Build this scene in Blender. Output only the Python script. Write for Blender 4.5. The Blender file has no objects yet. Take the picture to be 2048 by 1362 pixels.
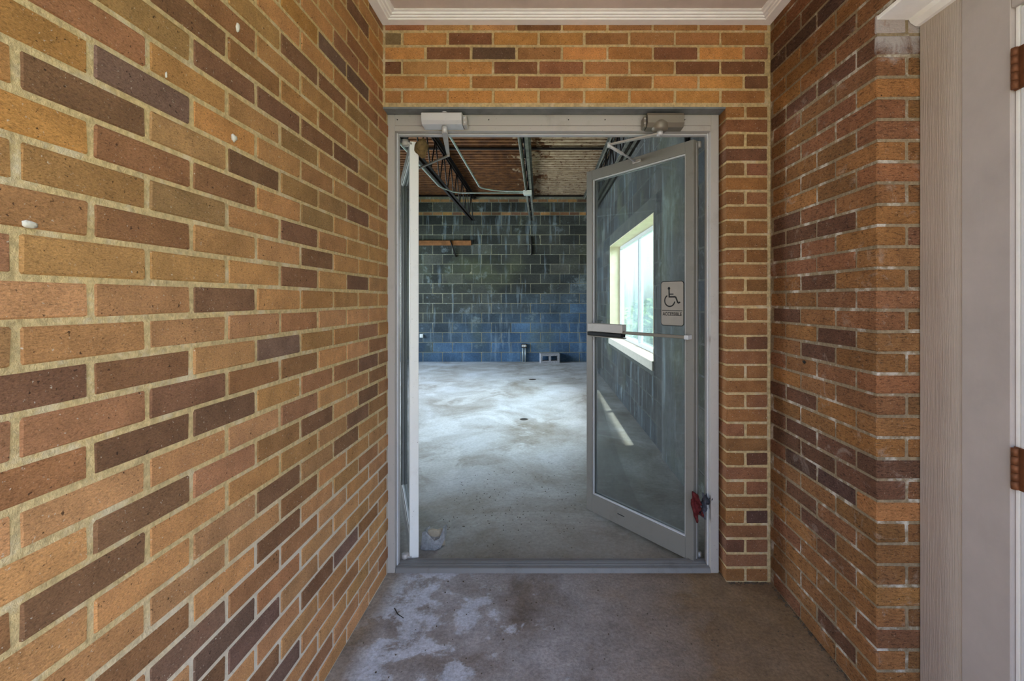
import bpy, bmesh, math, random
from mathutils import Vector, Matrix, noise

random.seed(11)
SC = bpy.context.scene
COL = SC.collection
PI = math.pi

# ------------------------------------------------------------------ camera, sky, sun, exposure
cd = bpy.data.cameras.new('camera')
cam = bpy.data.objects.new('camera', cd)
COL.objects.link(cam)
cam.location = (0, 0, 1.272)
cam.rotation_euler = (PI / 2, 0, 0)
cd.sensor_width = 36
cd.lens = 876 / 2048 * 36
cd.shift_x = -57 / 2048
cd.shift_y = -82 / 2048
cd.clip_start = 0.02
cd.clip_end = 400
SC.camera = cam

world = bpy.data.worlds.new('world')
SC.world = world
world.use_nodes = True
wn = world.node_tree.nodes
wl = world.node_tree.links
bg = wn['Background']
sky = wn.new('ShaderNodeTexSky')
sky.sky_type = 'NISHITA'
sky.sun_disc = False
sky.sun_elevation = math.radians(68)
sky.sun_rotation = math.radians(90)
sky.air_density = 1.0
sky.dust_density = 3.0
sky.ozone_density = 1.0
wl.new(sky.outputs[0], bg.inputs[0])
bg.inputs[1].default_value = 0.42

sd = bpy.data.lights.new('sun', 'SUN')
sun = bpy.data.objects.new('sun', sd)
COL.objects.link(sun)
sd.energy = 8.0
sd.angle = math.radians(1.0)
sd.color = (1, .94, .84)
sun.rotation_euler = (0, math.radians(14), math.radians(20))

def area(name, loc, rot, sx, sy, power, color):
    l = bpy.data.lights.new(name, 'AREA')
    l.shape = 'RECTANGLE'
    l.size, l.size_y = sx, sy
    l.energy = power
    l.color = color
    o = bpy.data.objects.new(name, l)
    COL.objects.link(o)
    o.location = loc
    o.rotation_euler = rot
    return o
# added lamps inside the room's left openings, standing in for daylight (out of view)
for nm, y_, w_, p_, c_ in (('fill_left_near', 5.6, 2.4, 58, (.84, .92, 1)), ('fill_left_far', 7.8, 1.8, 56, (.62, .8, 1))):
    a_ = area(nm, (-4.35, y_, 1.45), (0, -PI / 2, 0), 1.5, w_, p_, c_)
    a_.data.spread = math.radians(105)
# added lamp outside above the side window, boosting its sky light (out of view)
a_ = area('fill_window', (2.7, 5.3, 2.75), (0, math.radians(62), 0), 1.3, 2.6, 420, (.74, .87, 1))

vs = SC.view_settings
vs.view_transform = 'Standard'
vs.look = 'None'
vs.gamma = 1
vs.use_curve_mapping = False
vs.exposure = 1.12
SC.cycles.max_bounces = 10
SC.cycles.diffuse_bounces = 6
SC.cycles.transparent_max_bounces = 12
SC.cycles.use_denoising = True

# ------------------------------------------------------------------ helpers
def lin(r, g, b):
    def f(c):
        c /= 255
        return c / 12.92 if c <= .04045 else ((c + .055) / 1.055) ** 2.4
    return (f(r), f(g), f(b), 1)

class NT:
    """small node-tree builder"""
    def __init__(s, name):
        s.m = bpy.data.materials.new(name)
        s.m.use_nodes = True
        s.t = s.m.node_tree
        s.b = s.t.nodes['Principled BSDF']
        s.out = s.t.nodes['Material Output']
        s._pos = None
    def n(s, typ, **kw):
        o = s.t.nodes.new(typ)
        for k, v in kw.items():
            setattr(o, k, v)
        return o
    def l(s, a, b):
        s.t.links.new(a, b)
    def pos(s):
        if s._pos is None:
            s._pos = s.n('ShaderNodeNewGeometry').outputs['Position']
        return s._pos
    def mapped(s, scale):
        mp = s.n('ShaderNodeVectorMath', operation='MULTIPLY')
        s.l(s.pos(), mp.inputs[0])
        mp.inputs[1].default_value = scale
        return mp.outputs[0]
    def noise(s, scale, detail=4, rough=.55, vec=None, dist=0.0):
        o = s.n('ShaderNodeTexNoise')
        o.inputs['Scale'].default_value = scale
        o.inputs['Detail'].default_value = detail
        o.inputs['Roughness'].default_value = rough
        o.inputs['Distortion'].default_value = dist
        s.l(vec if vec is not None else s.pos(), o.inputs['Vector'])
        return o.outputs['Fac']
    def ramp(s, fac, stops):
        o = s.n('ShaderNodeValToRGB')
        e = o.color_ramp.elements
        while len(e) < len(stops):
            e.new(.5)
        for i, (p, c) in enumerate(stops):
            e[i].position = p
            e[i].color = c if isinstance(c, tuple) else (c, c, c, 1)
        s.l(fac, o.inputs[0])
        return o.outputs[0]
    def mix(s, fac, a, b, mode='MIX'):
        o = s.n('ShaderNodeMix', data_type='RGBA', blend_type=mode)
        for idx, v in ((0, fac), (6, a), (7, b)):
            if hasattr(v, 'links'):
                s.l(v, o.inputs[idx])
            else:
                o.inputs[idx].default_value = v
        return o.outputs[2]
    def math(s, op, a, b=0.0, clamp=False):
        o = s.n('ShaderNodeMath', operation=op)
        o.use_clamp = clamp
        for i, v in enumerate((a, b)):
            if hasattr(v, 'links'):
                s.l(v, o.inputs[i])
            else:
                o.inputs[i].default_value = v
        return o.outputs[0]
    def sep(s):
        o = s.n('ShaderNodeSeparateXYZ')
        s.l(s.pos(), o.inputs[0])
        return o.outputs
    def bump(s, h, strength, dist):
        o = s.n('ShaderNodeBump')
        o.inputs['Strength'].default_value = strength
        o.inputs['Distance'].default_value = dist
        s.l(h, o.inputs['Height'])
        s.l(o.outputs[0], s.b.inputs['Normal'])
    def color(s, c):
        if hasattr(c, 'links'):
            s.l(c, s.b.inputs['Base Color'])
        else:
            s.b.inputs['Base Color'].default_value = c
    def set(s, rough=.8, metal=0.0, spec=.3):
        s.b.inputs['Roughness'].default_value = rough
        s.b.inputs['Metallic'].default_value = metal
        s.b.inputs['Specular IOR Level'].default_value = spec

def brick_mat(name, streak, pale, strength, bark=False):
    t = NT(name)
    oi = t.n('ShaderNodeObjectInfo')
    c = oi.outputs['Color']
    big = t.noise(14, 4, .6)
    c = t.mix(1.0, c, t.ramp(big, [(.3, .82), (.7, 1.22)]), 'MULTIPLY')
    st = t.noise(1, 6, .75, t.mapped((210, 210, 460)), .5)
    c = t.mix(1.0, c, t.ramp(st, [(.30, .40), (.46, 1.0), (.70, 1.45)]), 'MULTIPLY')
    fl = t.noise(7.0, 2)
    c = t.mix(t.ramp(fl, [(.62, 0.0), (.76, .4)]), c, lin(110, 74, 60))
    sp = t.noise(170, 2, .6)
    c = t.mix(t.ramp(sp, [(.68, 0.0), (.74, pale)]), c, lin(215, 200, 180))
    pit = t.noise(120, 2, .6)
    c = t.mix(t.ramp(pit, [(.27, .8), (.33, 0.0)]), c, lin(45, 30, 22))
    h1 = t.noise(1, 6, .7, t.mapped(streak), .6)
    if bark:
        # torn bark-like face: dark crevices, chalky bloom, old paint smeared over the top of the pier
        c = t.mix(1.0, c, t.ramp(h1, [(.36, .42), (.47, 1.0), (.7, 1.18)]), 'MULTIPLY')
        bl = t.noise(11, 6, .75, None, .6)
        c = t.mix(t.ramp(bl, [(.58, 0.0), (.72, .42)]), c, lin(196, 180, 166))
        x, y, z = t.sep()
        zz = t.math('ADD', z, t.math('MULTIPLY', t.math('SUBTRACT', bl, .5), .35))
        near = t.math('MULTIPLY', t.math('LESS_THAN', y, 1.352), t.math('LESS_THAN', z, 2.145))
        c = t.mix(t.math('MULTIPLY', near, t.ramp(t.math('SUBTRACT', zz, 1.5), [(.50, 0.0), (.58, .75)])), c, lin(196, 190, 190))
    t.color(c)
    t.set(.9, 0, .2)
    h2 = t.noise(260, 2)
    t.bump(t.math('ADD', h1, t.math('MULTIPLY', h2, .35)), strength, .006)
    return t.m

def mortar_mat(name, a, b, white, wamt, lo, low=None):
    t = NT(name)
    n1 = t.noise(6, 4)
    c = t.mix(t.ramp(n1, [(.3, 0.0), (.7, 1.0)]), a, b)
    n2 = t.noise(90, 3)
    c = t.mix(1.0, c, t.ramp(n2, [(.3, .72), (.65, 1.12)]), 'MULTIPLY')
    n3 = t.noise(14, 5, .65)
    c = t.mix(t.ramp(n3, [(lo, 0.0), (lo + .12, wamt)]), c, white)
    if low is not None:
        x, y, z = t.sep()
        zz = t.math('ADD', z, t.math('MULTIPLY', n1, .5))
        c = t.mix(t.ramp(zz, [(.75, .75), (1.0, 0.0)]), c, low)  # whiter towards the floor: efflorescence plus brighter low light, put into the colour
    t.color(c)
    t.set(.95, 0, .1)
    t.bump(t.noise(110, 5, .7), .9, .006)
    return t.m

M = {}
M['brick'] = brick_mat('brick_clay', (110, 110, 260), .7, .7)
M['brick_bark'] = brick_mat('brick_clay_bark', (58, 58, 190), .4, 1.0, True)
M['mortar'] = mortar_mat('mortar_tan', lin(218, 190, 138), lin(204, 180, 136), lin(226, 212, 186), .5, .52, lin(216, 208, 196))
M['mortar_end'] = mortar_mat('mortar_end', lin(210, 184, 136), lin(190, 166, 126), lin(220, 206, 182), .5, .55)
M['mortar_grey'] = mortar_mat('mortar_grey', lin(160, 140, 112), lin(142, 126, 104), lin(214, 206, 194), .85, .53)

def block_mat():
    t = NT('block_slate')
    oi = t.n('ShaderNodeObjectInfo')
    c = oi.outputs['Color']
    c = t.mix(1.0, c, t.ramp(t.noise(2.2, 5), [(.3, .6), (.7, 1.35)]), 'MULTIPLY')
    c = t.mix(1.0, c, t.ramp(t.noise(30, 5, .7), [(.3, .7), (.7, 1.25)]), 'MULTIPLY')
    drip = t.noise(1, 5, .65, t.mapped((9, 9, .9)))
    c = t.mix(t.ramp(drip, [(.56, 0.0), (.72, .5)]), c, lin(150, 165, 172))
    ef = t.noise(2.6, 7, .75)
    c = t.mix(t.ramp(ef, [(.58, 0.0), (.72, .45)]), c, lin(165, 178, 185))
    moss = t.noise(1.3, 4)
    c = t.mix(t.ramp(moss, [(.52, 0.0), (.7, .35)]), c, lin(95, 100, 62))
    t.color(c)
    t.set(.85, 0, .25)
    t.bump(t.noise(70, 4, .7), .6, .006)
    return t.m
M['block'] = block_mat()
M['block_mortar_dark'] = mortar_mat('block_mortar_dark', lin(92, 92, 86), lin(80, 82, 80), lin(120, 122, 120), .4, .58)
M['block_mortar'] = mortar_mat('block_mortar', lin(140, 134, 108), lin(118, 118, 104), lin(170, 174, 168), .5, .55)

def porch_concrete():
    t = NT('porch_concrete')
    x, y, z = t.sep()
    n1 = t.noise(3.0, 6, .62, None, .4)
    base = t.ramp(n1, [(.3, lin(122, 110, 100)), (.5, lin(156, 151, 150)), (.7, lin(180, 178, 181))])
    # ochre dirt gathering along the right wall
    g = t.math('ADD', x, t.math('MULTIPLY', t.math('SUBTRACT', n1, .5), 1.4))
    base = t.mix(t.ramp(g, [(.12, 0.0), (.7, .9)]), base, lin(126, 99, 64))
    # pale worn laitance patches on the left
    n2 = t.noise(5.5, 7, .68, None, .3)
    left = t.math('ADD', n2, t.math('MULTIPLY', x, -.28))
    base = t.mix(t.ramp(left, [(.60, 0.0), (.66, .75)]), base, lin(200, 207, 220))
    # brown dirt close to the left wall
    ld = t.math('ADD', t.math('MULTIPLY', x, -1.0), t.math('MULTIPLY', n1, .12))
    base = t.mix(t.ramp(ld, [(.66, 0.0), (.74, .8)]), base, lin(134, 116, 92))
    n3 = t.noise(2.0, 3)
    base = t.mix(t.ramp(n3, [(.55, 0.0), (.7, .35)]), base, lin(124, 106, 92))
    base = t.mix(1.0, base, t.ramp(t.noise(75, 6, .78), [(.3, .6), (.7, 1.3)]), 'MULTIPLY')
    base = t.mix(1.0, base, t.ramp(t.noise(11, 5, .7), [(.3, .8), (.7, 1.16)]), 'MULTIPLY')
    sp = t.noise(140, 2)
    base = t.mix(t.ramp(sp, [(.74, 0.0), (.78, .9)]), base, lin(205, 205, 205))
    t.color(base)
    t.set(.8, 0, .35)
    t.bump(t.math('ADD', t.noise(50, 5, .7), t.math('MULTIPLY', n2, 2.0)), .6, .006)
    return t.m
M['porch_floor'] = porch_concrete()

def room_concrete():
    t = NT('room_concrete')
    n1 = t.noise(1.3, 6, .6, None, .5)
    base = t.ramp(n1, [(.3, lin(118, 110, 98)), (.5, lin(158, 156, 152)), (.7, lin(188, 190, 192))])
    n2 = t.noise(3.5, 6, .7)
    base = t.mix(t.ramp(n2, [(.55, 0.0), (.72, .5)]), base, lin(110, 98, 82))
    n4 = t.noise(.9, 5, .7, None, 1.2)
    base = t.mix(t.ramp(n4, [(.53, 0.0), (.6, .35)]), base, lin(205, 206, 205))
    x, y, z = t.sep()
    near = t.ramp(t.math('ADD', y, t.math('MULTIPLY', n2, 1.2)), [(0.0, .6), (1.0, 0.0)])
    yy = t.math('MULTIPLY', t.math('SUBTRACT', t.math('ADD', y, t.math('MULTIPLY', n2, 1.0)), 2.6), .7, True)
    base = t.mix(t.ramp(yy, [(0.0, .55), (1.0, 0.0)]), base, lin(112, 98, 80))
    base = t.mix(1.0, base, t.ramp(t.noise(45, 4, .7), [(.3, .8), (.7, 1.15)]), 'MULTIPLY')
    sp = t.noise(70, 2)
    base = t.mix(t.ramp(sp, [(.24, .8), (.29, 0.0)]), base, lin(60, 54, 46))
    t.color(base)
    t.b.inputs['Specular IOR Level'].default_value = .4
    t.l(t.ramp(n1, [(.3, .75), (.7, .42)]), t.b.inputs['Roughness'])
    t.bump(t.noise(35, 5, .7), .35, .004)
    return t.m
M['room_floor'] = room_concrete()

def plain(name, c, rough=.7, metal=0.0, spec=.3, nscale=0, amt=.15, bump=0.0, bscale=(60, 60, 60)):
    t = NT(name)
    if nscale:
        c = t.mix(1.0, c, t.ramp(t.noise(nscale, 5, .65), [(.3, 1 - amt), (.7, 1 + amt)]), 'MULTIPLY')
    t.color(c)
    t.set(rough, metal, spec)
    if bump:
        t.bump(t.noise(1, 4, .6, t.mapped(bscale)), bump, .004)
    return t.m

def metal_dirty(name, c, dirt, rough, metal):
    t = NT(name)
    n = t.noise(9, 6, .7)
    cc = t.mix(t.ramp(n, [(.55, 0.0), (.75, .45)]), c, dirt)
    sp = t.noise(150, 2)
    cc = t.mix(t.ramp(sp, [(.24, .7), (.28, 0.0)]), cc, lin(60, 52, 45))
    t.color(cc)
    t.set(rough, metal, .4)
    t.bump(t.noise(80, 3), .08, .002)
    return t.m

M['alu'] = metal_dirty('mill_aluminium', lin(180, 174, 168), lin(146, 138, 126), .45, .15)
M['alu_door'] = metal_dirty('shaded_aluminium', lin(134, 130, 123), lin(108, 102, 92), .45, .2)  # darker copy for the leaves: the shade on their faces is in the colour
M['alu_light'] = metal_dirty('bright_aluminium', lin(204, 204, 206), lin(176, 172, 164), .42, .15)
M['alu_dark'] = metal_dirty('dull_aluminium', lin(132, 124, 112), lin(104, 96, 84), .45, .35)
M['threshold'] = metal_dirty('worn_threshold', lin(120, 118, 116), lin(72, 66, 58), .55, .3)
M['alu_heel'] = metal_dirty('lit_aluminium', lin(236, 236, 232), lin(215, 212, 204), .45, .05)  # paler copy for the left heel edge: the light on it is in the colour
M['gasket'] = plain('black_gasket', lin(22, 22, 22), .7)
M['lintel'] = plain('grey_lintel_paint', lin(120, 124, 126), .6, 0, .3, 12, .25, .2)
M['white'] = plain('white_trim_paint', lin(248, 247, 246), .55, 0, .3, 20, .04, .1)
M['ceiling'] = plain('ceiling_paint', lin(212, 200, 192), .75, 0, .2, 10, .08, .15)
M['casing'] = plain('casing_grained', lin(190, 177, 167), .65, 0, .25, 8, .06, .5, (420, 420, 8))
M['casing_smooth'] = plain('casing_smooth', lin(176, 165, 160), .6, 0, .25, 8, .07, .12, (60, 60, 8))
M['door_white'] = plain('door_white', lin(214, 212, 214), .5, 0, .3, 8, .05)
M['hinge'] = plain('rusty_hinge', lin(118, 74, 48), .6, .4, .3, 40, .3)
M['black'] = plain('black_steel', lin(34, 28, 25), .65, .2, .3, 14, .4)
M['joist_grey'] = plain('joist_grey', lin(98, 96, 86), .7, .2, .3, 14, .5)
M['conduit'] = plain('galvanised', lin(165, 172, 166), .45, .5, .4, 20, .15)
M['wood'] = plain('rough_wood', lin(128, 84, 50), .85, 0, .2, 12, .35, .5, (10, 120, 120))
M['sign'] = plain('sign_grey', lin(150, 142, 132), .5, 0, .3, 14, .06)
M['ink'] = plain('sign_black', lin(16, 16, 16), .6)
M['rag_red'] = plain('rag_red', lin(140, 66, 66), .95, 0, .1, 90, .4, .8, (200, 200, 200))
M['rag_grey'] = plain('rag_grey', lin(110, 110, 118), .95, 0, .1, 90, .3, .8, (200, 200, 200))
M['mud'] = plain('dried_mud', lin(118, 98, 66), .95, 0, .1, 60, .35, 1.0, (90, 90, 90))
M['chunk'] = plain('broken_concrete', lin(150, 150, 152), .9, 0, .2, 60, .3, 1.0, (120, 120, 120))
M['chunk_in'] = plain('broken_concrete_face', lin(176, 162, 142), .9, 0, .2, 20, .12, .4)
M['plastic'] = plain('white_plastic', lin(222, 222, 215), .4)
M['putty'] = plain('white_putty', lin(206, 200, 186), .8, 0, .2, 60, .12, .6)
M['hole'] = plain('dark_pipe', lin(40, 36, 32), .8)
M['cabinet'] = plain('grey_cabinet', lin(120, 120, 118), .5, .1, .3, 8, .1)
M['reveal'] = plain('window_reveal_paint', lin(222, 208, 176), .8, 0, .2, 10, .1)
M['sill'] = plain('sill_concrete', lin(200, 192, 178), .8, 0, .2, 20, .1)
M['grey_int'] = plain('inner_wall_grey', lin(92, 96, 100), .85, 0, .2, 3, .3)
M['rubble'] = plain('grit', lin(86, 76, 64), .9, 0, .2, 40, .3)
M['asphalt'] = plain('walk_concrete', lin(160, 155, 148), .9, 0, .2, 4, .15)
M['bark'] = plain('bark', lin(92, 76, 60), .9, 0, .1, 20, .3)
M['roof'] = plain('roof_felt', lin(90, 88, 84), .9)

def grass_mat():
    t = NT('grass')
    c = t.ramp(t.noise(3, 6, .7), [(.3, lin(96, 120, 60)), (.7, lin(142, 156, 92))])
    t.color(c); t.set(.9, 0, .1)
    return t.m
M['grass'] = grass_mat()
def leaf_mat():
    t = NT('leaves')
    c = t.ramp(t.noise(4, 3), [(.3, lin(62, 104, 44)), (.7, lin(128, 160, 78))])
    t.color(c); t.set(.6, 0, .3)
    return t.m
M['leaf'] = leaf_mat()

def deck_mat():
    t = NT('rusted_roof_deck')
    x, y, z = t.sep()
    n = t.noise(1, 6, .72, t.mapped((5, 2.4, 2.4)), .5)
    n0 = t.noise(1.2, 3)
    # paint survives best towards the middle and right of the deck, flaked to rust on the left
    k = t.math('ADD', t.math('MULTIPLY', x, .34), t.math('ADD', n, t.math('MULTIPLY', n0, .35)))
    rust = t.ramp(t.noise(7, 5, .7), [(.3, lin(52, 30, 16)), (.5, lin(92, 56, 28)), (.7, lin(124, 80, 42))])
    paint = t.ramp(t.noise(9, 4), [(.3, lin(140, 116, 90)), (.7, lin(182, 158, 128))])
    c = t.mix(t.ramp(k, [(.62, 0.0), (.66, 1.0)]), rust, paint)
    fl = t.noise(1, 5, .75, t.mapped((16, 22, 22)))
    c = t.mix(t.ramp(fl, [(.56, 0.0), (.60, .85)]), c, rust)
    t.color(c); t.set(.75, 0, .3)
    t.bump(n, .3, .004)
    return t.m
M['deck'] = deck_mat()

def glass_mat(name, tint, dust, lo, hi, reflect):
    t = NT(name)
    tr = t.n('ShaderNodeBsdfTransparent'); tr.inputs[0].default_value = tint
    gl = t.n('ShaderNodeBsdfGlossy'); gl.inputs['Roughness'].default_value = .03
    fr = t.n('ShaderNodeFresnel'); fr.inputs[0].default_value = 1.45
    m1 = t.n('ShaderNodeMixShader')
    t.l(t.math('MULTIPLY', fr.outputs[0], reflect), m1.inputs[0])
    t.l(tr.outputs[0], m1.inputs[1]); t.l(gl.outputs[0], m1.inputs[2])
    df = t.n('ShaderNodeBsdfDiffuse'); df.inputs[0].default_value = dust
    m2 = t.n('ShaderNodeMixShader')
    d1 = t.noise(1, 6, .7, t.mapped((7, 7, 2.2)))
    d2 = t.noise(130, 2)
    f = t.math('ADD', t.ramp(d1, [(.35, lo), (.75, hi)]), t.ramp(d2, [(.70, 0.0), (.76, .25)]), True)
    t.l(f, m2.inputs[0])
    t.l(m1.outputs[0], m2.inputs[1]); t.l(df.outputs[0], m2.inputs[2])
    t.l(m2.outputs[0], t.out.inputs[0])
    return t.m
M['glass'] = glass_mat('dusty_door_glass', (.86, .89, .885, 1), lin(150, 158, 162), .02, .09, .6)
M['win_glass'] = glass_mat('grimy_window_glass', (.93, .98, .98, 1), lin(225, 240, 240), .06, .28, .5)

# ------------------------------------------------------------------ object helpers
def link(o, parent=None):
    COL.objects.link(o)
    if parent is not None:
        o.parent = parent
    return o

def obj(name, me, mat=None, parent=None, loc=None, rot=None):
    if mat is not None and len(me.materials) == 0:
        me.materials.append(M[mat] if isinstance(mat, str) else mat)
    o = bpy.data.objects.new(name, me)
    link(o, parent)
    if loc is not None: o.location = loc
    if rot is not None: o.rotation_euler = rot
    return o

def tag(o, label=None, cat=None, group=None, kind=None):
    if label: o['label'] = label
    if cat: o['category'] = cat
    if group: o['group'] = group
    if kind: o['kind'] = kind
    return o

def empty(name, loc=(0, 0, 0), rz=0.0):
    o = bpy.data.objects.new(name, None)
    link(o)
    o.location = loc
    o.rotation_euler = (0, 0, rz)
    o.empty_display_size = .05
    return o

def fin(bm, name='m', smooth=False):
    me = bpy.data.meshes.new(name)
    bmesh.ops.recalc_face_normals(bm, faces=bm.faces)
    bm.to_mesh(me)
    bm.free()
    if smooth:
        for p in me.polygons: p.use_smooth = True
    return me

def add_box(bm, x0, x1, y0, y1, z0, z1, bev=0.0):
    vs_ = [bm.verts.new((x, y, z)) for x in (x0, x1) for y in (y0, y1) for z in (z0, z1)]
    F = [(0, 1, 3, 2), (4, 6, 7, 5), (0, 4, 5, 1), (2, 3, 7, 6), (0, 2, 6, 4), (1, 5, 7, 3)]
    fs = [bm.faces.new([vs_[i] for i in f]) for f in F]
    if bev:
        es = list({e for f in fs for e in f.edges})
        bmesh.ops.bevel(bm, geom=es, offset=bev, segments=1, affect='EDGES')

def boxm(x0, x1, y0, y1, z0, z1, bev=0.0):
    bm = bmesh.new()
    add_box(bm, x0, x1, y0, y1, z0, z1, bev)
    return fin(bm)

def boxes(lst, bev=0.0):
    bm = bmesh.new()
    for b in lst: add_box(bm, *b, bev)
    return fin(bm)

def add_tube(bm, pts, r, seg=8, cap=True):
    pts = [Vector(p) for p in pts]
    rings = []
    prev = None
    for i, p in enumerate(pts):
        a = pts[max(i - 1, 0)]; b = pts[min(i + 1, len(pts) - 1)]
        d = (b - a).normalized()
        up = Vector((0, 0, 1)) if abs(d.z) < .95 else Vector((1, 0, 0))
        if prev is not None:
            n = (prev - d * prev.dot(d))
            n = n.normalized() if n.length > 1e-5 else d.cross(up).normalized()
        else:
            n = d.cross(up).normalized()
        prev = n
        m = d.cross(n)
        rr = r[i] if isinstance(r, (list, tuple)) else r
        rings.append([bm.verts.new(p + n * (rr * math.cos(2 * PI * k / seg)) + m * (rr * math.sin(2 * PI * k / seg))) for k in range(seg)])
    for a, b in zip(rings, rings[1:]):
        for k in range(seg):
            bm.faces.new((a[k], a[(k + 1) % seg], b[(k + 1) % seg], b[k]))
    if cap:
        bm.faces.new(rings[0]); bm.faces.new(rings[-1])

def tubem(pts, r, seg=8, smooth=True):
    bm = bmesh.new()
    add_tube(bm, pts, r, seg)
    return fin(bm, smooth=smooth)

def prism(poly, z0, z1):
    """extrude a 2D polygon (x,y) between z0 and z1"""
    bm = bmesh.new()
    a = [bm.verts.new((x, y, z0)) for x, y in poly]
    b = [bm.verts.new((x, y, z1)) for x, y in poly]
    n = len(poly)
    bm.faces.new(a); bm.faces.new(b)
    for i in range(n):
        bm.faces.new((a[i], a[(i + 1) % n], b[(i + 1) % n], b[i]))
    return bm

def profile_y(poly, y0, y1):
    """extrude a profile in (x,z) along y"""
    bm = bmesh.new()
    a = [bm.verts.new((x, y0, z)) for x, z in poly]
    b = [bm.verts.new((x, y1, z)) for x, z in poly]
    n = len(poly)
    bm.faces.new(a); bm.faces.new(b)
    for i in range(n):
        bm.faces.new((a[i], a[(i + 1) % n], b[(i + 1) % n], b[i]))
    return fin(bm)

def profile_x(poly, x0, x1):
    """extrude a profile in (y,z) along x"""
    bm = bmesh.new()
    a = [bm.verts.new((x0, y, z)) for y, z in poly]
    b = [bm.verts.new((x1, y, z)) for y, z in poly]
    n = len(poly)
    bm.faces.new(a); bm.faces.new(b)
    for i in range(n):
        bm.faces.new((a[i], a[(i + 1) % n], b[(i + 1) % n], b[i]))
    return fin(bm)

# bricks: bevelled boxes with slightly uneven corners, mesh data shared by size
_bm_cache = {}
def brick_mesh(L, D, H, mat, jit=.0011, bev=.0032):
    key = (round(L, 3), round(D, 3), round(H, 3), mat, random.randrange(3))
    if key not in _bm_cache:
        bm = bmesh.new()
        add_box(bm, -L / 2, L / 2, -D / 2, D / 2, -H / 2, H / 2, bev)
        for v in bm.verts:
            v.co += Vector((random.uniform(-1, 1), random.uniform(-.5, .5), random.uniform(-1, 1))) * jit
        me = fin(bm, 'brick')
        me.materials.append(M[mat])
        _bm_cache[key] = me
    return _bm_cache[key]

PAL = {'T': (175, 129, 83), 'O': (184, 133, 78), 'B': (152, 109, 72), 'D': (126, 91, 66), 'P': (182, 134, 90),
       'R': (160, 113, 79), 'K': (118, 91, 76), 'G': (160, 123, 80)}
PAL_END = {'T': (178, 132, 86), 'O': (186, 132, 78), 'B': (160, 112, 70), 'D': (126, 86, 60), 'P': (176, 128, 90),
           'R': (158, 106, 74), 'K': (108, 84, 68), 'G': (134, 110, 80)}
PAL_RIGHT = {'T': (166, 120, 78), 'O': (168, 118, 72), 'B': (154, 108, 68), 'D': (118, 82, 62), 'P': (166, 118, 82),
             'R': (150, 102, 72), 'K': (102, 74, 62), 'G': (142, 112, 74)}
def bcol(code, s=1.0, pal=None):
    r, g, b = (pal or PAL)[code]
    k = random.uniform(.93, 1.07) * s
    return lin(min(255, r * k * random.uniform(.98, 1.02)), min(255, g * k), min(255, b * k * random.uniform(.96, 1.04)))

def brick(parent, x0, x1, y0, y1, z0, z1, mat, col, name='brick', out=.0012):
    L, D, H = x1 - x0, y1 - y0, z1 - z0
    o = bpy.data.objects.new(name, brick_mesh(L, D, H, mat))
    COL.objects.link(o)
    o.parent = parent
    o.location = ((x0 + x1) / 2, (y0 + y1) / 2, (z0 + z1) / 2)
    o.rotation_euler = (random.uniform(-.004, .004), random.uniform(-.004, .004), random.uniform(-.004, .004))
    o.color = col
    return o

PITCH = .0652
JT = .0098
BH = PITCH - JT
YB = 1.9685          # brick face of the end wall
XL = -.71            # left wall at the corner
XR = 1.0315          # right wall face
CZ = 2.5057

# ================================================================== STRUCTURE
# ------------------------------------------------------------------ floors and ground
fl = obj('floor', boxm(-.95, 1.25, -1.2, 2.04, -.15, 0), 'porch_floor')
tag(fl, 'stained grey concrete porch slab in front of the door threshold', 'floor', kind='structure')
fr_ = obj('floor', boxm(-4.6, 1.25, 2.04, 9.4, -.17, -.02), 'room_floor')
tag(fr_, 'worn bare concrete floor of the empty room behind the doors', 'floor', kind='structure')

bm = bmesh.new()
add_box(bm, -30, 60, -25, 80, -.4, -.18)
gr = obj('ground', fin(bm), 'grass')
tag(gr, 'grassy ground outside the room, seen through the side window', 'ground', kind='structure')
wk = obj('walkway', boxm(-3.5, 4.0, -9, -1.2, -.2, -.02), 'asphalt')
tag(wk, 'pale concrete walk leading up to the porch slab', 'walkway', kind='structure')

# ------------------------------------------------------------------ left porch wall
ROWS_L = {
    33: 'RRRTTT', 32: 'RKKOTT', 31: 'RRBTTTT', 30: 'GGDDGTT', 29: 'RTTTTBT', 28: 'TGBTBDT', 27: 'TGDDDDGT', 26: 'TBTGTORT',
    25: 'RTTBTOKO', 24: 'TDGGDGDO', 23: 'TTTGPBRO', 22: 'TTTDTGTT', 21: 'TTTDTTBT', 20: 'TDTDTTTR',
    19: 'TTTTTDPP', 18: 'PPPBPPPP', 17: 'TRTTKTDD', 16: 'BPPBBDRR', 15: 'BDBRTDDR', 14: 'BPPRPPPP', 13: 'BDPDBRDP',
    12: 'BDTTTPDB', 11: 'TTDTDPPP', 10: 'PTPBTPPP', 9: 'PBTTDPBP', 8: 'PTPRBKPP', 7: 'BPPTRKPP', 6: 'PTPPKDPP',
    5: 'PBKDPPPP', 4: 'PTPPDPPP', 3: 'PPRPKPPP', 2: 'PTPPPPRP', 1: 'RPPRPPPP', 0: 'PPPPPPPP'}
wl_o = obj('wall_left', boxm(-.14, 2.56, -.25, -.0025, -.05, 2.7), 'mortar',
           None, (XL, YB, 0), (0, 0, math.atan2(-1, -.016)))
tag(wl_o, 'long brick porch wall in mixed tan and dark bricks on the left', 'wall', kind='structure')
ML = .2015
rest = bmesh.new()
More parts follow.
